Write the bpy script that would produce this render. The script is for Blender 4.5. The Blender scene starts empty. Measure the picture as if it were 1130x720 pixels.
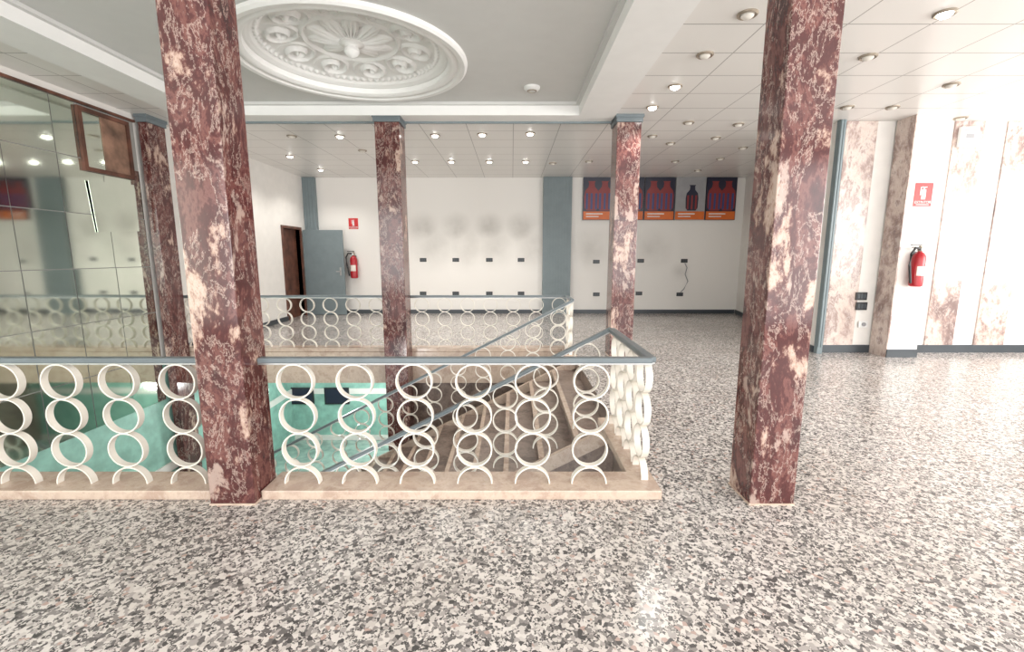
import bpy, bmesh, math, random
from mathutils import Vector, Matrix
random.seed(4)
SC=bpy.context.scene
COL=SC.collection
try:
    SC.view_settings.view_transform='Standard'
    SC.view_settings.exposure=0.22
except: pass

# ---------------------------------------------------------------- camera
F=500.0; PIT=math.atan(78/F); CT=math.cos(PIT); ST=math.sin(PIT); CH=1.5
def ray(u,v):
    x=(u-565)/F; y=(v-360)/F
    return Vector((x, CT-y*ST, -ST-y*CT))
def PY(u,v,Y):
    d=ray(u,v); t=Y/d.y
    return Vector((d.x*t,Y,CH+d.z*t))
def PX(u,v,X):
    d=ray(u,v); t=X/d.x
    return Vector((X,d.y*t,CH+d.z*t))
def PZ(u,v,Z):
    d=ray(u,v); t=(Z-CH)/d.z
    return Vector((d.x*t,d.y*t,Z))
cam=bpy.data.cameras.new('camera'); co=bpy.data.objects.new('camera',cam); COL.objects.link(co)
cam.sensor_width=36; cam.lens=F/1130*36; cam.clip_start=0.05
co.location=(0,0,CH); co.rotation_euler=(math.pi/2-PIT,0,0)
SC.camera=co

H=3.42; YB=11.77; XL=-5.22; YR=6.95

# ---------------------------------------------------------------- materials
def new_mat(name):
    m=bpy.data.materials.new(name); m.use_nodes=True
    nt=m.node_tree; b=nt.nodes['Principled BSDF']
    return m,nt,b
def simple(name,col,rough=0.5,metal=0.0,emit=None,es=0,noise=0.04,spec=0.5):
    m,nt,b=new_mat(name)
    b.inputs['Roughness'].default_value=rough; b.inputs['Metallic'].default_value=metal
    b.inputs['Specular IOR Level'].default_value=spec
    g=nt.nodes.new('ShaderNodeNewGeometry'); n=nt.nodes.new('ShaderNodeTexNoise')
    n.inputs['Scale'].default_value=6; n.inputs['Detail'].default_value=4
    nt.links.new(g.outputs['Position'],n.inputs['Vector'])
    r=nt.nodes.new('ShaderNodeValToRGB')
    c1=[max(0,c*(1-noise*2)) for c in col]; c2=[min(1,c*(1+noise)) for c in col]
    r.color_ramp.elements[0].position=.3; r.color_ramp.elements[0].color=(*c1,1)
    r.color_ramp.elements[1].position=.7; r.color_ramp.elements[1].color=(*c2,1)
    nt.links.new(n.outputs['Fac'],r.inputs['Fac']); nt.links.new(r.outputs['Color'],b.inputs['Base Color'])
    if emit:
        b.inputs['Emission Color'].default_value=(*emit,1); b.inputs['Emission Strength'].default_value=es
    return m
def ramp(nt,stops,interp='LINEAR'):
    r=nt.nodes.new('ShaderNodeValToRGB'); cr=r.color_ramp; cr.interpolation=interp
    while len(cr.elements)>1: cr.elements.remove(cr.elements[-1])
    cr.elements[0].position=stops[0][0]; cr.elements[0].color=(*stops[0][1],1)
    for p,c in stops[1:]:
        e=cr.elements.new(p); e.color=(*c,1)
    return r
def mapping(nt,scale=(1,1,1),rot=(0,0,0),loc=(0,0,0)):
    g=nt.nodes.new('ShaderNodeNewGeometry'); mp=nt.nodes.new('ShaderNodeMapping')
    mp.inputs['Scale'].default_value=scale; mp.inputs['Rotation'].default_value=rot; mp.inputs['Location'].default_value=loc
    nt.links.new(g.outputs['Position'],mp.inputs['Vector']); return mp
def mixc(nt,fac,a,b,mode='MIX'):
    m=nt.nodes.new('ShaderNodeMix'); m.data_type='RGBA'; m.blend_type=mode
    for s,v in ((m.inputs[0],fac),(m.inputs[6],a),(m.inputs[7],b)):
        if hasattr(v,'type') and hasattr(v,'is_output'): nt.links.new(v,s)
        elif isinstance(v,tuple): s.default_value=(*v,1)
        else: s.default_value=v
    return m.outputs[2]
def marble(name,stops,vein,scale=2.2,rough=0.12,vz=0.45,loc=(0,0,0),veinw=.5,tilt=.35):
    m,nt,b=new_mat(name)
    mp=mapping(nt,(1,1,vz),(tilt,tilt*.85,0),loc)
    n=nt.nodes.new('ShaderNodeTexNoise'); n.inputs['Scale'].default_value=scale; n.inputs['Detail'].default_value=14
    n.inputs['Roughness'].default_value=.7; n.inputs['Distortion'].default_value=.25
    nt.links.new(mp.outputs[0],n.inputs['Vector'])
    r=ramp(nt,stops); nt.links.new(n.outputs['Fac'],r.inputs['Fac'])
    mp2=mapping(nt,(1,1,.5),(0.5,-.45,.2),(3.1,1,loc[2]))
    n2=nt.nodes.new('ShaderNodeTexNoise'); n2.inputs['Scale'].default_value=scale*1.5; n2.inputs['Detail'].default_value=12
    n2.inputs['Roughness'].default_value=.72; n2.inputs['Distortion'].default_value=.3
    nt.links.new(mp2.outputs[0],n2.inputs['Vector'])
    r2=ramp(nt,[(0,(0,0,0)),(.492,(0,0,0)),(.503,(1,1,1)),(.516,(0,0,0)),(.58,(0,0,0)),(.62,(.8,.8,.8)),(1,(1,1,1))])
    nt.links.new(n2.outputs['Fac'],r2.inputs['Fac'])
    ml=nt.nodes.new('ShaderNodeMath'); ml.operation='MULTIPLY'; ml.inputs[1].default_value=veinw
    nt.links.new(r2.outputs['Color'],ml.inputs[0])
    c=mixc(nt,ml.outputs[0],r.outputs['Color'],vein)
    nt.links.new(c,b.inputs['Base Color']); b.inputs['Roughness'].default_value=rough
    return m
M_red=marble('red_marble',[(0,(.033,.012,.013)),(.36,(.050,.016,.017)),(.43,(.085,.026,.026)),(.475,(.18,.072,.062)),(.50,(.09,.026,.025)),(.54,(.068,.020,.020)),(.575,(.12,.040,.036)),(.605,(.44,.30,.24)),(.64,(.56,.42,.35)),(.67,(.20,.08,.07)),(.74,(.11,.035,.033)),(1,(.065,.018,.018))],(.56,.43,.37),3.1,veinw=.8,rough=.13,vz=.5,tilt=.55)
M_brown=marble('brown_marble',[(0,(.16,.11,.105)),(.38,(.22,.155,.145)),(.45,(.34,.245,.22)),(.50,(.55,.44,.39)),(.54,(.62,.52,.47)),(.58,(.30,.215,.195)),(.66,(.66,.57,.52)),(1,(.72,.64,.59))],(.74,.67,.62),2.0,.2,.6,veinw=.55)
M_stair=marble('grey_brown_marble',[(0,(.075,.052,.043)),(.4,(.14,.10,.085)),(.5,(.28,.21,.175)),(.6,(.17,.12,.10)),(1,(.34,.27,.23))],(.44,.37,.32),2.6,.3,1,veinw=.4)
M_peach=marble('peach_marble',[(0,(.34,.235,.185)),(.4,(.46,.34,.27)),(.5,(.60,.48,.39)),(.6,(.49,.37,.30)),(1,(.66,.55,.47))],(.69,.60,.52),4,.2,1,veinw=.4)

def terrazzo():
    m,nt,b=new_mat('terrazzo')
    mp=mapping(nt)
    nz=nt.nodes.new('ShaderNodeTexNoise'); nz.inputs['Scale'].default_value=60; nz.inputs['Detail'].default_value=3
    nt.links.new(mp.outputs[0],nz.inputs['Vector'])
    vm=nt.nodes.new('ShaderNodeVectorMath'); vm.operation='MULTIPLY_ADD'
    vm.inputs[1].default_value=(.014,.014,.014)
    nt.links.new(nz.outputs['Color'],vm.inputs[0]); nt.links.new(mp.outputs[0],vm.inputs[2])
    v=nt.nodes.new('ShaderNodeTexVoronoi'); v.inputs['Scale'].default_value=54
    nt.links.new(vm.outputs[0],v.inputs['Vector'])
    sp=nt.nodes.new('ShaderNodeSeparateColor'); nt.links.new(v.outputs['Color'],sp.inputs[0])
    r=ramp(nt,[(0,(.085,.08,.08)),(.12,(.16,.15,.148)),(.26,(.28,.26,.252)),(.39,(.42,.39,.375)),(.51,(.60,.56,.535)),(.65,(.72,.68,.65)),(.90,(.48,.36,.32)),(.94,(.70,.665,.635))],'CONSTANT')
    nt.links.new(sp.outputs[0],r.inputs['Fac'])
    v2=nt.nodes.new('ShaderNodeTexVoronoi'); v2.inputs['Scale'].default_value=130
    nt.links.new(vm.outputs[0],v2.inputs['Vector'])
    sp2=nt.nodes.new('ShaderNodeSeparateColor'); nt.links.new(v2.outputs['Color'],sp2.inputs[0])
    r2=ramp(nt,[(0,(.085,.08,.08)),(.3,(.27,.25,.243)),(.53,(.66,.62,.59))],'CONSTANT')
    nt.links.new(sp2.outputs[1],r2.inputs['Fac'])
    ms=nt.nodes.new('ShaderNodeMath'); ms.operation='LESS_THAN'; ms.inputs[1].default_value=.4; nt.links.new(sp.outputs[2],ms.inputs[0])
    c=mixc(nt,ms.outputs[0],r.outputs['Color'],r2.outputs['Color'])
    nb=nt.nodes.new('ShaderNodeTexNoise'); nb.inputs['Scale'].default_value=1.2; nb.inputs['Detail'].default_value=4; nt.links.new(mp.outputs[0],nb.inputs['Vector'])
    rb=ramp(nt,[(.35,(.88,.86,.84)),(.65,(1,1,1))]); nt.links.new(nb.outputs['Fac'],rb.inputs['Fac'])
    c=mixc(nt,1.0,c,rb.outputs['Color'],'MULTIPLY')
    rr=ramp(nt,[(.3,(.17,.17,.17)),(.7,(.27,.27,.27))]); nt.links.new(nb.outputs['Fac'],rr.inputs['Fac'])
    nt.links.new(rr.outputs['Color'],b.inputs['Roughness'])
    nt.links.new(c,b.inputs['Base Color'])
    b.inputs['Specular IOR Level'].default_value=.6
    return m
M_floor=terrazzo()

def ceil_mat():
    m,nt,b=new_mat('ceiling_panels')
    g=nt.nodes.new('ShaderNodeNewGeometry'); sx=nt.nodes.new('ShaderNodeSeparateXYZ'); nt.links.new(g.outputs['Position'],sx.inputs[0])
    def line(out,off,per,w):
        a=nt.nodes.new('ShaderNodeMath'); a.operation='ADD'; a.inputs[1].default_value=off; nt.links.new(out,a.inputs[0])
        d=nt.nodes.new('ShaderNodeMath'); d.operation='PINGPONG'; d.inputs[1].default_value=per/2; nt.links.new(a.outputs[0],d.inputs[0])
        l=nt.nodes.new('ShaderNodeMath'); l.operation='LESS_THAN'; l.inputs[1].default_value=w; nt.links.new(d.outputs[0],l.inputs[0])
        return l.outputs[0]
    a=line(sx.outputs[0],98-1.42+.0,.7,.006); c=line(sx.outputs[1],100-.2,.55,.007)
    mx=nt.nodes.new('ShaderNodeMath'); mx.operation='MAXIMUM'; nt.links.new(a,mx.inputs[0]); nt.links.new(c,mx.inputs[1])
    cc=mixc(nt,mx.outputs[0],(.80,.78,.75),(.38,.36,.34)); nt.links.new(cc,b.inputs['Base Color'])
    b.inputs['Roughness'].default_value=.3
    return m
M_ceil=ceil_mat()
M_white=simple('white_paint',(.82,.795,.76),.6,noise=.02)
M_plaster=simple('plaster_white',(.86,.855,.84),.7,noise=.01)
M_coffer=simple('coffer_shade_grey',(.65,.65,.635),.7,noise=.01)  # shade of the raised coffer is put into this darker grey
M_cream=simple('cream_enamel',(.80,.755,.68),.35,noise=.05)
M_blue=simple('grey_rail_paint',(.15,.18,.195),.35,noise=.05)
M_bluel=simple('blue_grey_laminate',(.19,.235,.25),.45,noise=.04)
M_mint=simple('mint_paint',(.31,.56,.48),.5,noise=.12)
M_lfloor=simple('pale_mint_floor',(.38,.52,.47),.15,noise=.15)
M_black=simple('black_plastic',(.02,.02,.022),.4)
M_skirt=simple('dark_skirting',(.05,.06,.07),.35)
M_wood=simple('brown_wood',(.14,.055,.035),.5,noise=.3)
M_woodp=simple('reddish_wood_panel',(.28,.16,.11),.5,noise=.3)
M_dark=simple('mirror_backing',(.35,.35,.33),.8)
M_red_p=simple('red_enamel',(.42,.013,.022),.25)
M_signred=simple('sign_red',(.58,.025,.025),.4)
M_wh=simple('white_plastic',(.80,.80,.79),.4,noise=.01)
M_brass=simple('dull_brass',(.36,.31,.25),.35,.6)
M_lamp=simple('lamp_lit',(1,1,1),.4,emit=(1,.97,.92),es=14)
M_lampoff_glow=simple('lamp_unlit_glow',(.6,.57,.52),.3,emit=(1,.9,.8),es=.12)  # bulbs that are off, with a faint glow added to the material
M_steel=simple('steel',(.45,.45,.45),.3,.8)
M_navy=simple('poster_navy',(.018,.020,.042),.3)
M_orange=simple('poster_orange',(.65,.14,.02),.4)
M_stripe=simple('poster_red',(.24,.028,.03),.4)
M_pblue=simple('poster_blue',(.03,.055,.18),.4)
M_pgrey=simple('poster_grey',(.32,.32,.33),.4)
def mirror_mat():
    m,nt,b=new_mat('mirror_glass')
    mp=mapping(nt); n=nt.nodes.new('ShaderNodeTexNoise'); n.inputs['Scale'].default_value=1.5; n.inputs['Detail'].default_value=5
    nt.links.new(mp.outputs[0],n.inputs['Vector'])
    r=ramp(nt,[(.3,(.66,.73,.64)),(.7,(.79,.84,.76))]); nt.links.new(n.outputs['Fac'],r.inputs['Fac'])
    nt.links.new(r.outputs['Color'],b.inputs['Base Color'])
    b.inputs['Metallic'].default_value=1; b.inputs['Roughness'].default_value=.06
    return m
M_mirror=mirror_mat()
def backwall():
    m,nt,b=new_mat('back_wall_paint')
    g=nt.nodes.new('ShaderNodeNewGeometry')
    acc=None
    pts=[]
    for u in (467,503,540,575): pts.append((PY(u,252,YB),.5,.85))
    for u in (480,515,545,590,650,720): pts.append((PY(u,275,YB),.7,.55))
    for u in (750,): pts.append((PY(u,300,YB),.3,.5))
    for p,rad,k in pts:
        d=nt.nodes.new('ShaderNodeVectorMath'); d.operation='DISTANCE'; d.inputs[1].default_value=p
        nt.links.new(g.outputs['Position'],d.inputs[0])
        mr=nt.nodes.new('ShaderNodeMapRange'); mr.interpolation_type='SMOOTHSTEP'
        mr.inputs[1].default_value=0; mr.inputs[2].default_value=rad; mr.inputs[3].default_value=k; mr.inputs[4].default_value=0
        nt.links.new(d.outputs['Value'],mr.inputs[0])
        if acc is None: acc=mr.outputs[0]
        else:
            mm=nt.nodes.new('ShaderNodeMath'); mm.operation='MAXIMUM'; nt.links.new(acc,mm.inputs[0]); nt.links.new(mr.outputs[0],mm.inputs[1]); acc=mm.outputs[0]
    n=nt.nodes.new('ShaderNodeTexNoise'); n.inputs['Scale'].default_value=3; n.inputs['Detail'].default_value=6; nt.links.new(g.outputs['Position'],n.inputs['Vector'])
    mu=nt.nodes.new('ShaderNodeMath'); mu.operation='MULTIPLY'; nt.links.new(acc,mu.inputs[0]); nt.links.new(n.outputs['Fac'],mu.inputs[1])
    c=mixc(nt,mu.outputs[0],(.82,.795,.76),(.32,.30,.27)); nt.links.new(c,b.inputs['Base Color']); b.inputs['Roughness'].default_value=.6
    return m
M_back=backwall()

# ---------------------------------------------------------------- mesh helpers
def link(o,parent=None):
    COL.objects.link(o)
    if parent: o.parent=parent
    return o
def mobj(name,verts,faces,mat,origin=None,parent=None,smooth=False,bevel=0):
    vs=[Vector(v) for v in verts]
    if origin is None:
        lo=[min(v[i] for v in vs) for i in range(3)]; hi=[max(v[i] for v in vs) for i in range(3)]
        origin=Vector(((lo[0]+hi[0])/2,(lo[1]+hi[1])/2,lo[2]))
    origin=Vector(origin)
    me=bpy.data.meshes.new(name); me.from_pydata([v-origin for v in vs],[],faces)
    bm=bmesh.new(); bm.from_mesh(me); bmesh.ops.recalc_face_normals(bm,faces=bm.faces); bm.to_mesh(me); bm.free()
    me.materials.append(mat)
    if smooth:
        for p in me.polygons: p.use_smooth=True
        try: me.set_sharp_from_angle(angle=math.radians(40))
        except: pass
    o=bpy.data.objects.new(name,me)
    ploc=wloc(parent) if parent else Vector((0,0,0))
    o.location=origin-ploc
    link(o,parent)
    if bevel:
        b=o.modifiers.new('bevel','BEVEL'); b.width=bevel; b.segments=2; b.limit_method='ANGLE'
    return o
def wloc(o):
    l=Vector((0,0,0))
    while o: l+=o.location; o=o.parent
    return l
def empty(name,loc,parent=None):
    o=bpy.data.objects.new(name,None); o.empty_display_size=.1
    o.location=Vector(loc)-(wloc(parent) if parent else Vector((0,0,0)))
    return link(o,parent)
def bxv(x0,x1,y0,y1,z0,z1):
    v=[(x0,y0,z0),(x1,y0,z0),(x1,y1,z0),(x0,y1,z0),(x0,y0,z1),(x1,y0,z1),(x1,y1,z1),(x0,y1,z1)]
    f=[(0,3,2,1),(4,5,6,7),(0,1,5,4),(1,2,6,5),(2,3,7,6),(3,0,4,7)]
    return v,f
def comb(parts):
    V=[];Fs=[]
    for v,f in parts:
        o=len(V); V+=[tuple(a) for a in v]; Fs+=[tuple(i+o for i in q) for q in f]
    return V,Fs
def box(name,x0,x1,y0,y1,z0,z1,mat,parent=None,bevel=0,origin=None):
    v,f=bxv(x0,x1,y0,y1,z0,z1); return mobj(name,v,f,mat,origin,parent,bevel=bevel)
def boxes(name,lst,mat,parent=None,bevel=0,origin=None):
    v,f=comb([bxv(*b) for b in lst]); return mobj(name,v,f,mat,origin,parent,bevel=bevel)
def lathe(prof,c,n=32,axis='Z'):
    V=[];Fs=[]
    for r,z in prof:
        for i in range(n):
            a=2*math.pi*i/n
            p=(r*math.cos(a),r*math.sin(a),z)
            if axis=='Y': p=(p[0],-z,p[1])
            if axis=='X': p=(z,p[0],p[1])
            V.append((c[0]+p[0],c[1]+p[1],c[2]+p[2]))
    m=len(prof)
    for k in range(m-1):
        for i in range(n):
            j=(i+1)%n; Fs.append((k*n+i,k*n+j,(k+1)*n+j,(k+1)*n+i))
    if prof[0][0]>1e-4: Fs.append(tuple(range(n))[::-1])
    if prof[-1][0]>1e-4: Fs.append(tuple((m-1)*n+i for i in range(n)))
    return V,Fs
def tube(pts,r,n=10):
    pts=[Vector(p) for p in pts]; V=[];Fs=[]
    for i,p in enumerate(pts):
        t=(pts[min(i+1,len(pts)-1)]-pts[max(i-1,0)]).normalized()
        a=t.cross(Vector((0,0,1)));
        if a.length<.1: a=t.cross(Vector((1,0,0)))
        a.normalize(); b=t.cross(a)
        for k in range(n):
            an=2*math.pi*k/n; V.append(tuple(p+a*(r*math.cos(an))+b*(r*math.sin(an))))
    for i in range(len(pts)-1):
        for k in range(n):
            j=(k+1)%n; Fs.append((i*n+k,i*n+j,(i+1)*n+j,(i+1)*n+k))
    Fs.append(tuple(range(n))); Fs.append(tuple((len(pts)-1)*n+k for k in range(n)))
    return V,Fs
def top(o,label,cat,group=None):
    o['label']=label; o['category']=cat
    if group: o['group']=group
    return o
def struct(o): o['kind']='structure'; return o
def dup(root,loc,children,group=None,rotz=0):
    n=root.copy(); n.location=loc; n.rotation_euler=(0,0,rotz); COL.objects.link(n)
    for c in children:
        k=c.copy(); k.parent=n; k.matrix_parent_inverse=Matrix(); COL.objects.link(k)
    return n

# ---------------------------------------------------------------- structure
VX1=.93; VY0=2.85; VY1=7.0; SL=.42
struct(boxes('floor',[(XL-.1,10,-3.2,VY0,-SL,0),(VX1,10,VY0,VY1,-SL,0),(XL-.1,10,VY1,YB+.1,-SL,0)],M_floor))
struct(box('floor_lower',XL-.1,4,0,10.5,-3.05,-2.9,M_lfloor))
CX0,CX1,CY0,CY1=-4.1,.93,2.6,6.58
struct(boxes('ceiling',[(XL-.1,CX0,-3.2,YB+.1,H,H+.3),(CX1,10,-3.2,YB+.1,H,H+.3),(CX0,CX1,CY1,YB+.1,H,H+.3),(CX0,CX1,-3.2,CY0,H,H+.3)],M_ceil))
MC=Vector((-1.7,5.2)); ZC=H+.14; RH=1.10
def cof():
    angs=[2*math.pi*i/96 for i in range(96)]
    for cx in (CX0,CX1):
        for cy in (CY0,CY1): angs.append(math.atan2(cy-MC.y,cx-MC.x)%(2*math.pi))
    angs=sorted(set(angs)); V=[];Fs=[]
    for a in angs:
        c,s=math.cos(a),math.sin(a)
        tx=((CX1 if c>0 else CX0)-MC.x)/c if abs(c)>1e-6 else 1e9
        ty=((CY1 if s>0 else CY0)-MC.y)/s if abs(s)>1e-6 else 1e9
        t=min(tx,ty)
        V.append((MC.x+RH*c,MC.y+RH*s,ZC)); V.append((MC.x+t*c,MC.y+t*s,ZC))
    n=len(angs)
    for i in range(n):
        j=(i+1)%n; Fs.append((2*i,2*i+1,2*j+1,2*j))
    return V,Fs
v,f=cof(); struct(mobj('ceiling_coffer',v,f,M_coffer))
w=.49; zb=H-.025; q=.012
struct(boxes('trim_1',[(CX1,CX1+w,CY0-w,CY1+.28,zb,H),(CX0-w,CX0,CY0-w,CY1+.28,zb,H),(CX0,CX1,CY1,CY1+.28,zb,H),(CX0,CX1,CY0-w,CY0,zb,H),
  (CX1-q,CX1,CY0,CY1,zb,ZC),(CX0,CX0+q,CY0,CY1,zb,ZC),(CX0+q,CX1-q,CY1-q,CY1,zb,ZC),(CX0+q,CX1-q,CY0,CY0+q,zb,ZC)],M_plaster))
s=.06
struct(boxes('trim_2',[(CX1-s,CX1-q,CY0+q,CY1-q,ZC-.04,ZC-.002),(CX0+q,CX0+s,CY0+q,CY1-q,ZC-.04,ZC-.002),(CX0+s,CX1-s,CY1-s,CY1-q,ZC-.04,ZC-.002),(CX0+s,CX1-s,CY0+q,CY0+s,ZC-.04,ZC-.002)],M_coffer))
struct(box('trim_3',CX0-w,CX1+w,CY1+.28,CY1+.31,H-.05,H,M_bluel))
struct(box('wall_back',XL-.2,6.2,YB,YB+.15,0,H,M_back))
DY0,DY1=10.5,11.35
struct(boxes('wall_left',[(XL-.15,XL,-3.2,DY0,0,H),(XL-.15,XL,DY1,YB,0,H),(XL-.15,XL,DY0,DY1,2.12,H)],M_white))
XR0=4.72
v=[(XR0,YR,0),(5.85,YB,0),(6.05,YB,0),(XR0+.2,YR+.1,0),(XR0,YR,H),(5.85,YB,H),(6.05,YB,H),(XR0+.2,YR+.1,H)]
struct(mobj('wall_right',v,[(0,3,2,1),(4,5,6,7),(0,1,5,4),(1,2,6,5),(2,3,7,6),(3,0,4,7)],M_white))
struct(box('wall_front_right',XR0+.02,10,YR+.0,YR+.2,0,H,M_white))
struct(boxes('wall_side',[(9.9,10,-3.2,YR,0,.9),(9.9,10,-3.2,YR,3.1,H),(9.9,10,-3.2,-2.9,.9,3.1),(9.9,10,YR-1.2,YR,.9,3.1)],M_white))
fr=[(XL,10,-3.25,-3.15,0,.25),(XL,10,-3.25,-3.15,3.1,H)]
for i in range(7):
    x=XL+i*(10-XL)/6; fr.append((x-.05,x+.05,-3.25,-3.15,.25,3.1))
struct(boxes('window_1',fr,M_bluel))
fr=[]
for i in range(4): fr.append((9.92,9.98,-2.9+i*2.88-.04,-2.9+i*2.88+.04,.9,3.1))
struct(boxes('window_2',fr,M_bluel))
struct(box('wall_lower_back',XL-.1,4,10.4,10.5,-2.9,-SL,M_mint))
struct(box('wall_lower_left',XL-.1,XL,VY0-2.8,10.4,-2.9,-.001,M_mint))
struct(box('wall_lower_right',VX1+.0,VX1+.1,VY0,10.4,-2.9,-.001,M_stair))
struct(box('wall_lower_stair',-1.75,VX1-.002,7.12,7.22,-2.9,-SL-.001,M_stair))
struct(box('trim_4',XL,VX1-.001,VY1-.04,VY1-.002,-SL-.08,0.0,M_peach))
struct(boxes('trim_6',[(XL,.9,10.37,10.4,-1.75,-1.62),(XL,XL+.03,1,10.37,-1.75,-1.62),(XL,.9,10.36,10.4,-2.9,-2.78)],M_white))
struct(box('baseboard_back',XL,5.8,YB-.03,YB,0,.10,M_skirt))
struct(box('baseboard_left',XL,XL+.03,VY1+.1,DY0-.06,0,.10,M_skirt))
struct(box('baseboard_right',XR0+.02,9.9,YR-.03,YR,0,.12,M_skirt))
d=Vector((5.85-XR0,YB-YR,0)).normalized(); nn=Vector((-d.y,d.x,0))*.03
a=Vector((XR0,YR,0)); b_=Vector((5.85,YB,0))
v=[a,b_,b_+nn,a+nn]; v=v+[q_+Vector((0,0,.1)) for q_ in v]
struct(mobj('baseboard_side',v,[(0,3,2,1),(4,5,6,7),(0,1,5,4),(1,2,6,5),(2,3,7,6),(3,0,4,7)],M_skirt))

# ---------------------------------------------------------------- columns
def column(x0,x1,y0,y1,z0,label):
    e=empty('marble_column',((x0+x1)/2,(y0+y1)/2,z0))
    box('shaft',x0,x1,y0,y1,z0,H-.10,M_red,e,bevel=.006)
    g=.015
    boxes('capital',[(x0-g,x1+g,y0-g,y1+g,H-.10,H-.04),(x0-g*1.8,x1+g*1.8,y0-g*1.8,y1+g*1.8,H-.04,H-.001)],M_blue,e)
    if z0==0: boxes('base',[(x0-.004,x1+.004,y0-.004,y1+.004,0,.012)],M_peach,e)
    top(e,label,'column','marble columns')
column(-1.83,-1.56,2.55,2.81,0,'square red marble column with white veins standing in the railing line')
column(1.44,1.71,2.55,2.81,0,'square polished maroon marble column standing free on terrazzo')
column(-1.90,-1.56,6.60,6.94,-2.9,'square red marble column rising through the stairwell')
column(1.456,1.79,6.61,6.95,0,'square red marble column on the floor beside the stair head')
column(XL+.06,-5.04,6.60,6.94,-2.9,'square red marble column against the mirrored wall')

# ---------------------------------------------------------------- railings
R=.113; RB=.044; TH=.0085
def ring(cx,cz,a0=0,a1=2*math.pi,n=32,R=R):
    V=[];Fs=[]; full=abs(a1-a0-2*math.pi)<1e-3; m=n if full else n+1
    for i in range(m):
        a=a0+(a1-a0)*i/n
        for r,y in ((R,-RB/2),(R,RB/2),(R-TH,RB/2),(R-TH,-RB/2)):
            V.append((cx+r*math.cos(a),y,cz+r*math.sin(a)))
    for i in range(n):
        j=(i+1)%m if full else i+1
        for k in range(4):
            l=(k+1)%4; Fs.append((i*4+k,i*4+l,j*4+l,j*4+k))
    if not full: Fs.append((0,1,2,3)); Fs.append(tuple((m-1)*4+k for k in (3,2,1,0)))
    return V,Fs
BZ=.06
bv,bf=comb([ring(0,BZ,0.0,math.pi)]+[ring(0,BZ+2*R+R*2*k-.004*k) for k in range(3)])
bal_me=None
def baluster(parent,loc,rz=0):
    global bal_me
    if bal_me is None:
        me=bpy.data.meshes.new('baluster'); me.from_pydata(bv,[],bf)
        bm=bmesh.new(); bm.from_mesh(me); bmesh.ops.recalc_face_normals(bm,faces=bm.faces); bm.to_mesh(me); bm.free()
        me.materials.append(M_cream)
        for p in me.polygons: p.use_smooth=True
        try: me.set_sharp_from_angle(angle=math.radians(40))
        except: pass
        bal_me=me
    o=bpy.data.objects.new('baluster',bal_me); o.location=Vector(loc)-wloc(parent); o.rotation_euler=(0,0,rz)
    link(o,parent); return o
RT=BZ+R+3*2*R-.012
def beam(p0,p1,w,h):
    p0=Vector(p0);p1=Vector(p1); d=(p1-p0).normalized(); s=Vector((-d.y,d.x,0)).normalized()*(w/2); z=Vector((0,0,h/2))
    V=[p0-s-z,p0+s-z,p0+s+z,p0-s+z,p1-s-z,p1+s-z,p1+s+z,p1-s+z]
    return V,[(0,1,2,3),(4,7,6,5),(0,4,5,1),(1,5,6,2),(2,6,7,3),(3,7,4,0)]
def path_beam(pts,w,h,dz=0):
    return comb([beam(Vector(a)+Vector((0,0,dz)),Vector(b)+Vector((0,0,dz)),w,h) for a,b in zip(pts,pts[1:])])
def rail(name,pts,bals,label,curb=None):
    e=empty(name,Vector(pts[0][:2]+(0,)))
    v,f=path_beam(pts,.058,.034,.026); mobj('handrail',v,f,M_blue,parent=e,bevel=.008)
    v,f=path_beam(pts,.04,.010,.004); mobj('rail_bar',v,f,M_steel,parent=e)
    for l,rz in bals: baluster(e,l,rz)
    top(e,label,'railing'); return e
YF=2.72; XS=.86; SYF=3.9; SYR=6.36; YRR=7.09; zt=RT
xs=[PY(u,440,YF).x for u in (8,71,134,200)]; sp=xs[2]-xs[1]
bal=[((x,YF,0),0) for x in xs]+[((xs[0]-sp*k,YF,0),0) for k in range(1,6) if xs[0]-sp*k>XL+.15]
rail('railing',[(XL+.01,YF,zt),(-1.835,YF,zt)],bal,'cream ring balustrade with blue-grey handrail beside the mirrored wall')
bal=[((PY(u,440,YF).x,YF,0),0) for u in (328,393,458,523,588,652)]
bal+=[((XS,y,0),math.pi/2) for y in (2.86,3.12,3.38,3.64)]
rail('railing',[(-1.555,YF,zt),(XS,YF,zt),(XS,SYF-.04,zt)],bal,'cream ring balustrade with blue-grey handrail around the stairwell corner')
bal=[]
x=XL+.2
while x<XS-.1:
    bal.append(((x,YRR,0),0)); x+=.36
bal+=[((XS,y,0),math.pi/2) for y in (6.60,6.86)]
rail('railing',[(XL+.01,YRR,zt),(XS,YRR,zt),(XS,SYR+.10,zt)],bal,'cream ring balustrade with blue-grey handrail along the far stairwell edge')
struct(boxes('trim_7',[(XL,-1.838,2.61,2.87,0,.06),(-1.552,.93,2.61,2.87,0,.06),(.77,.93,2.87,SYF,0,.06)],M_peach,bevel=.006))
struct(boxes('trim_8',[(XL+.04,.95,6.98,7.2,.001,.06),(.77,.95,SYR+.1,6.98,.001,.06)],M_peach,bevel=.006))
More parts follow.
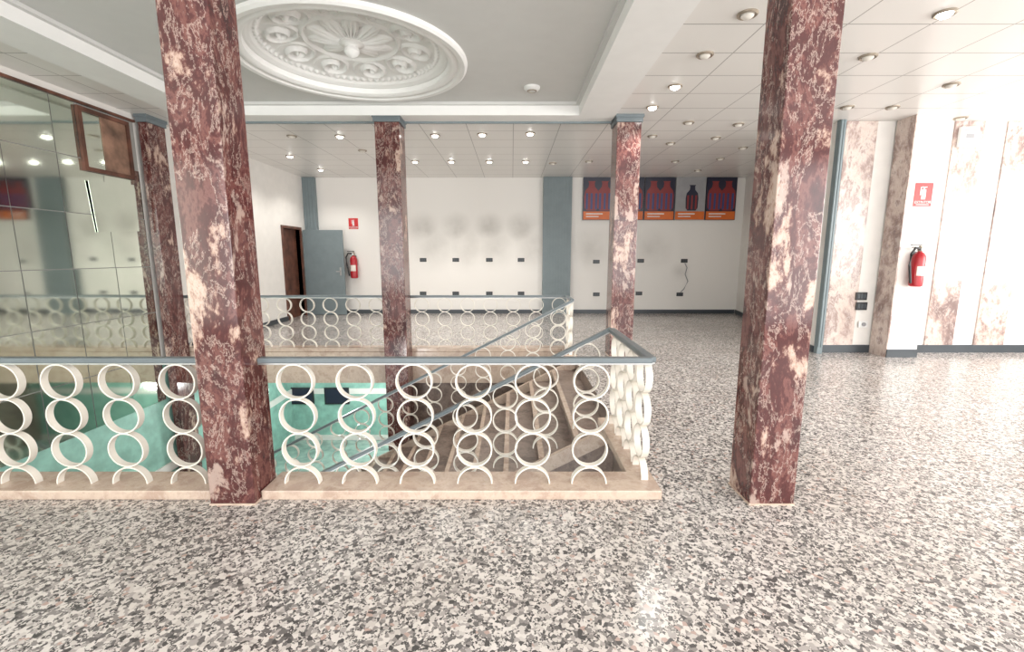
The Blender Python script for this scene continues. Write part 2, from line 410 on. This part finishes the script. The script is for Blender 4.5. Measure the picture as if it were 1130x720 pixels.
# stairs
TR=.33; RI=.17; NS=17; X0=VX1-.002
e=empty('staircase',(X0,(SYF+SYR)/2,-2.9))
pts2=[(X0,0)]
for i in range(NS-1):
    pts2.append((X0-TR*i,-RI*(i+1))); pts2.append((X0-TR*(i+1),-RI*(i+1)))
xe=pts2[-1][0]; ze=pts2[-1][1]
pts2+= [(xe,-2.9),(X0,-2.9)]
pts2=pts2[1:]
n=len(pts2); V=[(x,SYF+.02,z) for x,z in pts2]+[(x,SYR+.12,z) for x,z in pts2]
Fs=[tuple(range(n)),tuple(range(2*n-1,n-1,-1))]+[(i,(i+1)%n,n+(i+1)%n,n+i) for i in range(n)]
mobj('steps',V,Fs,M_stair,parent=e)
V,Fs=comb([bxv(X0-TR*(i+1)-.02,X0-TR*(i+1)+.03,SYF+.02,SYR+.12,-RI*(i+1)-.03,-RI*(i+1)+.006) for i in range(NS-1)])
mobj('step_nosing',V,Fs,M_peach,parent=e)
for y in (SYF-.01,SYR+.14):
    V,Fs=beam((X0,y,-.07),(xe,y,-.07-(X0-xe)*RI/TR),.05,.14); mobj('stringer',V,Fs,M_peach,parent=e)
top(e,'wide grey-brown marble staircase descending to the lower floor','staircase')
sl=RI/TR
for y,lab in ((SYF+.0,'sloping ring balustrade on the near side of the stairs'),(SYR+.05,'sloping ring balustrade on the far side of the stairs')):
    pts=[(XS,y,zt),(XS-5.0,y,zt-5.0*sl)]
    bal=[((XS-.2-.36*k,y,-(.2+.36*k)*sl+.0),0) for k in range(14)]
    r=rail('railing',pts,bal,lab)

# ---------------------------------------------------------------- ceiling medallion
def med():
    nr,na=100,360; V=[];Fs=[]
    def zf(r,a):
        z=.05
        if r<.98: z+= .17*math.sqrt(max(0,1-(r/.98)**2))
        if r>1.02: return 0
        o=0
        if r<.46:
            k=abs(math.cos(5*a)); ed=.24+.21*k**.7
            if r<ed: o=.06*(1-(r/ed)**3)*(.35+.65*abs(math.cos(20*a)))+.012
        elif r<.51: o=.03*math.sin((r-.46)/.05*math.pi)
        elif r<.86:
            q=(a*10/(2*math.pi))%1; x=(q-.5)*2*math.pi*.685/10; y=r-.685
            rr=math.hypot(x,y); th=math.atan2(y,x)
            o=.05*max(0,math.cos(rr*62-th*1.0))*max(0,1-(rr/.22)**4)
        elif r<.92: o=.03*math.sin((r-.86)/.06*math.pi)*(.5+.5*math.cos(72*a))
        elif r<.98: o=.02*math.sin((r-.92)/.06*math.pi)
        return z-o
    for i in range(nr+1):
        r=1.10*i/nr+.0001
        for j in range(na):
            a=2*math.pi*j/na
            V.append((MC.x+r*math.cos(a),MC.y+r*math.sin(a),ZC+zf(r,a)))
    for i in range(nr):
        for j in range(na):
            k=(j+1)%na; Fs.append((i*na+j,i*na+k,(i+1)*na+k,(i+1)*na+j))
    return V,Fs
e=empty('ceiling_medallion',(MC.x,MC.y,ZC))
v,f=med(); mobj('dome',v,f,M_plaster,parent=e,smooth=True)
prof=[(1.02,.05),(1.02,-.005),(1.05,-.03),(1.09,-.035),(1.12,-.02),(1.14,-.045),(1.19,-.05),(1.215,-.03),(1.22,.0),(1.22,.004)]
def openlathe(prof,c,n=128):
    V=[];Fs=[]
    for r,z in prof:
        for i in range(n):
            a=2*math.pi*i/n; V.append((c[0]+r*math.cos(a),c[1]+r*math.sin(a),c[2]+z))
    for k in range(len(prof)-1):
        for i in range(n):
            j=(i+1)%n; Fs.append((k*n+i,k*n+j,(k+1)*n+j,(k+1)*n+i))
    return V,Fs
v,f=openlathe(prof,(MC.x,MC.y,ZC)); mobj('moulding',v,f,M_plaster,parent=e,smooth=True)
v,f=lathe([(.14,.20),(.13,.15),(.08,.14),(.06,.12),(.075,.10),(.08,.07),(.06,.04),(.03,.02),(0.0001,.01)],(MC.x,MC.y,ZC),40); mobj('boss',v,f,M_plaster,parent=e,smooth=True)
top(e,'round white plaster ceiling rose with recessed leaf-scroll dome','ceiling rose')

p=PZ(587,96,ZC); e=empty('smoke_detector',p)
v,f=lathe([(.10,0),(.10,-.02),(.085,-.035),(.05,-.05),(.0001,-.052)],p,32); mobj('housing',v,f,M_wh,parent=e,smooth=True)
v,f=openlathe([(.05,-.049),(.05,-.056),(.06,-.052),(.06,-.045)],p,32); mobj('grille',v,f,M_brass,parent=e)
top(e,'small round white smoke detector on the recessed ceiling','smoke detector')

# ---------------------------------------------------------------- downlights
lit=[(1043,14),(745,95),(320,172),(354,187),(480,149),(532,148),(585,147),(458,178),(498,178),(540,178),(375,150),(720,118),(965,148),(580,178)]
unlit=[(825,15),(778,60),(958,62),(1050,93),(985,118),(815,137),(790,152),(820,163),(795,175),(740,158),(745,178),(720,150),(650,178),(610,180),(1060,130),(760,135),(935,118),(322,150),(400,166),(430,187),(680,186),(770,188)]
def make_dl(lamp_mat):
    e=empty('downlight',(0,0,H))
    v,f=openlathe([(.055,.0),(.055,-.012),(.07,-.02),(.08,-.012),(.08,0)],(0,0,H),28); a=mobj('trim_ring',v,f,M_brass,(0,0,H),e,smooth=True)
    v,f=lathe([(.05,-.002),(.05,-.02),(.035,-.035),(.0001,-.04)],(0,0,H),24); b=mobj('bulb',v,f,lamp_mat,(0,0,H),e,smooth=True)
    return e,[a,b]
for lst,mt,lab in ((lit,M_lamp,'lit round recessed spotlight in the panelled ceiling'),(unlit,M_lampoff_glow,'unlit round recessed spotlight in the panelled ceiling')):
    root,ch=make_dl(mt)
    for i,(u,v_) in enumerate(lst):
        p=PZ(u,v_,H)
        if i==0: root.location=p; o=root
        else: o=dup(root,p,ch)
        top(o,lab,'ceiling light','ceiling downlights')
        if lst is lit:
            L=bpy.data.lights.new('lamp','SPOT'); L.energy=52; L.spot_size=math.radians(130); L.spot_blend=.6; L.shadow_soft_size=.06; L.color=(1,.96,.9)
            lo=bpy.data.objects.new('lamp',L); lo.location=p+Vector((0,0,-.06)); COL.objects.link(lo)

# ---------------------------------------------------------------- mirrored wall
mt0,mt1=-.64,3.30; XM=XL+.02
e=empty('mirror_wall',(XM,5,mt0))
V=[];Fs=[]
tw=.58; y=6.57
rows=[-.64,0.02,.02+.66,.02+1.32,.02+1.98,.02+2.64,3.30]
fy0,fy1=PX(84,150,XL).y,PX(139,150,XL).y
while y-tw>-3:
    for k in range(6):
        z0,z1=rows[k]+.005,rows[k+1]-.005; a0,a1=y-tw+.005,y-.005
        if k==0 and a0<VY0+.03:
            if a1<VY0+.1: continue
            a0=VY0+.03
        if k==5 and a1>fy0 and a0<fy1+.3:
            if a0<fy0-.02: a1=fy0-.005
            else: continue
        tl=[random.uniform(0,.004) for _ in range(3)]
        o=len(V)
        V+=[(XM+tl[0],a0,z0),(XM+tl[1],a1,z0),(XM+tl[1]+tl[2]*.5,a1,z1),(XM+tl[0]+tl[2]*.5,a0,z1)]
        Fs.append((o,o+1,o+2,o+3))
    y-=tw
mobj('mirror_tiles',V,Fs,M_mirror,parent=e)
boxes('backing',[(XL+.002,XL+.014,-3,6.57,.02,mt1),(XL+.002,XL+.014,VY0+.03,6.57,mt0,.02)],M_dark,e)
boxes('frame',[(XL+.002,XL+.05,-3,6.57,mt1,mt1+.03)],M_wood,e)
top(e,'wall of greenish antique mirror tiles beside the stairwell','mirror')
fz0,fz1=2.52,3.27
e=empty('wooden_frame',(XL+.03,fy0,fz0)); fx0,fx1=XL+.022,XL+.06
boxes('frame',[(fx0,fx1,fy0,fy1,fz0,fz0+.05),(fx0,fx1,fy0,fy1,fz1-.05,fz1),(fx0,fx1,fy0,fy0+.05,fz0+.05,fz1-.05),(fx0,fx1,fy1-.05,fy1,fz0+.05,fz1-.05)],M_wood,e)
box('panel',fx0,fx0+.01,fy0+.05,fy1-.05,fz0+.05,fz1-.05,M_mirror,e)
box('board',fx0+.01,fx0+.02,fy0+.32,fy1-.05,fz0+.05,fz1-.05,M_woodp,e)
top(e,'bare brown wooden frame exposed where mirror tiles are missing','frame')
# loose tile: lies just off the wall, turned a little in the wall plane
y0,y1=fy0+.05,fy1+.0
cy,cz=(y0+y1)/2,2.12; hw,hh,an=(y1-y0)/2,.31,math.radians(4)
V=[]
for a,b in ((-1,-1),(1,-1),(1,1),(-1,1)):
    yy=cy+a*hw*math.cos(an)-b*hh*math.sin(an); zz=cz+a*hw*math.sin(an)+b*hh*math.cos(an)
    V.append((XL+.034+.006*(b+1)/2,yy,zz))
V+= [(a+.004,b,c) for a,b,c in V]
o=mobj('mirror_tile',V,[(0,1,2,3),(7,6,5,4),(0,4,5,1),(1,5,6,2),(2,6,7,3),(3,7,4,0)],M_mirror)
top(o,'loose tilted square mirror tile coming off the wall','mirror')

# ---------------------------------------------------------------- back wall things
def uX(u,Y,v=282): return PY(u,v,Y).x
Yp=YB-.18
def pil(x0,x1,y0,y1):
    n=max(2,int((x1-x0)/.07)); L=[(x0,x1,y0+.01,y1,0,H-.002)]
    w=(x1-x0)/n
    for i in range(n): L.append((x0+w*i+.006,x0+w*(i+1)-.006,y0,y0+.01,.1,H-.01))
    return L
struct(boxes('trim_9',pil(uX(599,Yp),uX(630,Yp),Yp,YB),M_bluel))
struct(boxes('trim_10',pil(XL+.001,uX(352,YB-.1),YB-.12,YB),M_bluel))
struct(boxes('door_1',[(XL-.14,XL+.03,DY0-.06,DY0,0,2.18),(XL-.14,XL+.03,DY1,DY1+.06,0,2.18),(XL-.14,XL+.03,DY0,DY1,2.12,2.18),(XL-.16,XL-.10,DY0,DY1,0,2.12)],M_wood))
yl=DY1+.08
e=empty('door_leaf',(XL+.4,yl,0))
box('leaf',XL+.035,uX(379,yl),yl,yl+.04,.01,2.12,M_bluel,e)
hx=uX(375,yl)
boxes('handle',[(hx-.02,hx+.02,yl-.012,yl,1.0,1.2),(hx-.1,hx+.01,yl-.05,yl-.035,1.09,1.11),(hx-.01,hx+.01,yl-.05,yl,1.09,1.11)],M_steel,e)
top(e,'open blue-grey door leaf beside dark wooden doorway','door')
pu=[643,677,711,745,779,813]
for i in range(5):
    za=PY(pu[i],195,YB-.06).z; zb_=PY(pu[i],243,YB-.06).z
    x0,x1=PY(pu[i],219,YB-.08).x+.012,PY(pu[i+1],219,YB-.08).x-.012; z0,z1=zb_,za; wd=x1-x0; ht=z1-z0; yf=YB-.08
    e=empty('poster',((x0+x1)/2,yf,z0))
    box('panel',x0,x1,yf,YB-.002,z0,z1,M_pgrey if i==3 else M_navy,e)
    box('colour_band',x0+.01,x1-.01,yf-.004,yf,z0+.01,z0+ht*.2,M_orange,e)
    def prod(cx,s,col,col2,y):
        pr=[(.10,0),(.15,.06),(.16,.3),(.14,.42),(.07,.5),(.06,.58),(.08,.62)]
        L=[]
        for (r0,h0),(r1,h1) in zip(pr,pr[1:]):
            L.append(([(cx-r0*s,y,z0+ht*.2+.02+h0*s),(cx+r0*s,y,z0+ht*.2+.02+h0*s),(cx+r1*s,y,z0+ht*.2+.02+h1*s),(cx-r1*s,y,z0+ht*.2+.02+h1*s)],[(0,1,2,3)]))
        v,f=comb(L); mobj('picture',v,f,col,parent=e)
        v,f=comb([([(cx+k*s-.022*s,y-.002,z0+ht*.2+.05),(cx+k*s+.022*s,y-.002,z0+ht*.2+.05),(cx+k*s+.022*s,y-.002,z0+ht*.2+.05+.34*s),(cx+k*s-.022*s,y-.002,z0+ht*.2+.05+.34*s)],[(0,1,2,3)]) for k in (-.1,0,.1)])
        mobj('picture_stripe',v,f,col2,parent=e)
    if i==3:
        prod(x0+wd*.55,1.0,M_navy,M_stripe,yf-.005)
    else:
        prod(x0+wd*.28,1.15,M_stripe,M_pblue,yf-.005); prod(x0+wd*.72,1.15,M_stripe,M_pblue,yf-.006)
    boxes('text_line',[(x0+.08,x1-.25,yf-.006,yf-.004,z0+ht*.13,z0+ht*.155),(x0+.08,x1-.35,yf-.006,yf-.004,z0+ht*.07,z0+ht*.09)],M_wh,e)
    lab='dark blue poster panel with two red striped shapes and orange strip' if i!=3 else 'grey poster panel with dark shape and orange strip'
    top(e,lab,'poster','posters high on the back wall')
def socket(p,mat=M_black,w=.17,h=.095):
    e=empty('wall_socket',p)
    x,y,z=p
    box('plate',x-w/2,x+w/2,y-.012,y,z-h/2,z+h/2,mat,e,bevel=.003)
    boxes('outlet',[(x-w*.35,x-w*.05,y-.016,y-.012,z-h*.3,z+h*.3),(x+w*.05,x+w*.35,y-.016,y-.012,z-h*.3,z+h*.3)],M_skirt,e)
    top(e,'small black double socket plate on white wall','socket','wall sockets')
for u,v_ in [(467,287),(503,287),(540,287),(575,287),(467,324),(503,324),(540,324),(575,324),(658,289),(707,288),(755,288),(658,325),(705,324),(750,325)]:
    socket(PY(u,v_,YB-.001))
p=PY(755,289,YB-.02)
v,f=tube([p+Vector((.02,0,-.04)),p+Vector((.08,-.01,-.15)),p+Vector((.04,-.01,-.32)),p+Vector((.12,-.01,-.5)),p+Vector((.03,-.01,-.7)),p+Vector((-.05,-.01,-.78))],.012)
o=mobj('loose_cable',v,f,M_pgrey); top(o,'loose grey cable hanging from a wall socket','cable')

def text(s,size,loc,mat,parent,name='lettering'):
    c=bpy.data.curves.new(name,'FONT'); c.body=s; c.size=size; c.align_x='CENTER'; c.align_y='CENTER'; c.extrude=.001
    tmp=bpy.data.objects.new('tmp',c); COL.objects.link(tmp)
    dg=bpy.context.evaluated_depsgraph_get(); me=bpy.data.meshes.new_from_object(tmp.evaluated_get(dg))
    bpy.data.objects.remove(tmp); me.materials.clear(); me.materials.append(mat)
    o=bpy.data.objects.new(name,me); o.rotation_euler=(math.pi/2,0,0); o.location=Vector(loc)-wloc(parent); link(o,parent); return o
def ext_sign(c,w,h,label):
    e=empty('fire_extinguisher_sign',c); x,y,z=c
    box('plate',x-w/2,x+w/2,y-.006,y,z-h/2,z+h/2,M_signred,e)
    s=h
    yy=y-.009
    pr=[bxv(x-.09*s,x+.09*s,yy,y-.006,z-.2*s,z+.22*s),bxv(x-.03*s,x+.03*s,yy,y-.006,z+.22*s,z+.30*s),bxv(x-.10*s,x+.12*s,yy,y-.006,z+.30*s,z+.34*s),bxv(x-.16*s,x-.12*s,yy,y-.006,z-.02*s,z+.32*s)]
    v,f=comb(pr); mobj('pictogram',v,f,M_wh,parent=e)
    text('EXTINTOR',w*.19,(x,y-.008,z-.33*s),M_wh,e)
    boxes('text_line',[(x-w*.36,x+w*.36,yy,y-.006,z-.44*s,z-.42*s)],M_wh,e)
    top(e,label,'sign')
c=PY(390,247,YB-.001); ext_sign(c,.24,.27,'small red fire extinguisher sign on the white back wall')

def extinguisher(c,label,sc=1.0):
    x,y,z=c; y=y-.10*sc
    e=empty('fire_extinguisher',(x,y,z))
    P=lambda pr:[(r*sc,h*sc) for r,h in pr]
    v,f=lathe(P([(.06,0),(.078,.015),(.08,.05),(.08,.40),(.072,.44),(.05,.475),(.028,.49),(.028,.50)]),(x,y,z),32); mobj('body',v,f,M_red_p,parent=e,smooth=True)
    V=[];Fs=[]
    for i in range(13):
        a=-math.pi/2+(-.8+1.6*i/12)
        for h in (.16,.29): V.append((x+.0812*sc*math.cos(a),y+.0812*sc*math.sin(a),z+h*sc))
    for i in range(12): Fs.append((2*i,2*i+2,2*i+3,2*i+1))
    mobj('body_label',V,Fs,M_cream,parent=e,smooth=True)
    v,f=lathe(P([(.026,.50),(.032,.51),(.032,.545),(.02,.56),(.02,.58)]),(x,y,z),20); mobj('valve',v,f,M_brass,parent=e,smooth=True)
    boxes('handle',[(x-.13*sc,x+.02*sc,y-.012*sc,y+.012*sc,z+.585*sc,z+.60*sc),(x-.11*sc,x+.02*sc,y-.012*sc,y+.012*sc,z+.55*sc,z+.562*sc)],M_black,e)
    hp=[(x-.02*sc,y-.02*sc,z+.53*sc),(x-.10*sc,y-.04*sc,z+.55*sc),(x-.15*sc,y-.04*sc,z+.46*sc),(x-.145*sc,y-.03*sc,z+.30*sc),(x-.12*sc,y-.03*sc,z+.16*sc),(x-.10*sc,y-.03*sc,z+.05*sc)]
    v,f=tube(hp,.016*sc,12); mobj('hose',v,f,M_black,parent=e,smooth=True)
    v,f=lathe(P([(.0,0.005),(.022,.005),(.022,.015),(.0,.018)]),(x+.0,y-.03*sc,z+.53*sc),16,'Y'); mobj('gauge',v,f,M_wh,parent=e)
    boxes('bracket',[(x-.03*sc,x+.03*sc,y+.079*sc,y+.102*sc,z+.25*sc,z+.5*sc)],M_black,e)
    top(e,label,'fire extinguisher')
c=PY(393,307,YB-.002); extinguisher(c,'red fire extinguisher with black hose on white back wall',1.15)

# ---------------------------------------------------------------- right wall
def strip(i,u0,u1,mat,th=.02,z0=.12,Y=YR):
    x0=uX(u0,Y-th); x1=uX(u1,Y-th)
    struct(box('trim_%d'%i,x0,x1,Y-th,Y-.001,z0,H-.001,mat))
YPL=6.60
struct(boxes('trim_11',pil(XR0-.02,uX(919,YR-.12),YR-.12,YR-.03),M_bluel))
strip(12,919,952,M_brown)
px0=uX(993,YPL); px1=uX(1026,YPL)
struct(box('wall_pier',px0,px1,YPL,YR-.031,0,H-.001,M_white))
struct(box('trim_13',px0-.02,px0,YPL,YR-.031,.0,H-.001,M_brown))
struct(box('baseboard_pier',px0-.02,px1,YPL-.02,YPL-.001,0,.12,M_skirt))
strip(14,1034,1066,M_brown); strip(15,1090,1124,M_brown); strip(16,1165,1210,M_brown)
c=PY(1009,215,YPL-.001); c.x=(px0+px1)/2; ext_sign(c,.25,.32,'red fire extinguisher sign above the wall extinguisher')
c=PY(1012,316,YPL+.003); c.x=(px0+px1)/2-.02; extinguisher(c,'red fire extinguisher with black hose on the white pier',1.0)
c=PY(1066,152,YR-.019); e=empty('alarm_box',c)
box('housing',c.x-.13,c.x+.13,c.y-.06,c.y,c.z-.14,c.z+.14,M_wh,e,bevel=.01)
boxes('emblem',[(c.x-.09,c.x+.09,c.y-.062,c.y-.06,c.z+.075,c.z+.095),(c.x-.06,c.x+.06,c.y-.062,c.y-.06,c.z-.02,c.z+.045),(c.x-.09,c.x+.09,c.y-.062,c.y-.06,c.z-.09,c.z-.075)],M_pgrey,e)
top(e,'small white alarm box near the ceiling on marble strip','alarm box')
for (u,v_,w_,h_) in ((950,327,.17,.12),(950,338,.17,.12)):
    c=PY(u,v_,YR-.022); e=empty('switch_panel',c)
    box('plate',c.x-w_/2,c.x+w_/2,c.y-.02,c.y,c.z-h_/2,c.z+h_/2,M_black,e,bevel=.004)
    boxes('switch',[(c.x-w_/2+.02+k*.046,c.x-w_/2+.055+k*.046,c.y-.026,c.y-.02,c.z-.035,c.z+.035) for k in range(3)],M_skirt,e)
    top(e,'black light switch panel beside the marble strip','switch','light switches')
c=PY(952,358,YR-.022); e=empty('wall_outlet',c)
box('plate',c.x-.07,c.x+.07,c.y-.015,c.y,c.z-.05,c.z+.05,M_wh,e,bevel=.004)
v,f=lathe([(.03,.015),(.03,.03)],c,20,'Y'); mobj('socket_face',v,f,M_pgrey,parent=e)
top(e,'small white wall outlet low beside the marble strip','outlet')

# ---------------------------------------------------------------- lower floor dark screens
for u in (333,372):
    a=PY(u-14,428,10.36); b=PY(u+14,446,10.36)
    e=empty('wall_screen',((a.x+b.x)/2,10.36,b.z)); box('frame',a.x,b.x,10.33,10.369,b.z,a.z,M_black,e); box('screen',a.x+.03,b.x-.03,10.325,10.33,b.z+.03,a.z-.03,M_navy,e)
    top(e,'dark flat screen on the mint lower wall','screen','screens on the lower wall')

# ---------------------------------------------------------------- lighting
W=bpy.data.worlds.new('world'); SC.world=W; W.use_nodes=True
bg=W.node_tree.nodes['Background']; bg.inputs[0].default_value=(.97,.98,1,1); bg.inputs[1].default_value=1.5
def area(loc,rot,sx,sy,en,col=(1,1,1)):
    L=bpy.data.lights.new('daylight','AREA'); L.shape='RECTANGLE'; L.size=sx; L.size_y=sy; L.energy=en; L.color=col
    o=bpy.data.objects.new('daylight',L); o.location=loc; o.rotation_euler=rot; COL.objects.link(o); return o
area((2.2,-3.3,1.7),(math.pi/2,0,0),15,2.9,560,(1,.98,.95))
area((9.95,1.5,2.0),(math.pi/2,0,math.pi/2),8,2.2,560,(1,.98,.95))
for x,y in ((-3.5,8.5),(-2.2,9.2),(-2.5,1.8)):
    L=bpy.data.lights.new('lamp','POINT'); L.energy=65; L.shadow_soft_size=.15; L.color=(.97,1,.98)
    o=bpy.data.objects.new('lamp',L); o.location=(x,y,-.9); COL.objects.link(o)
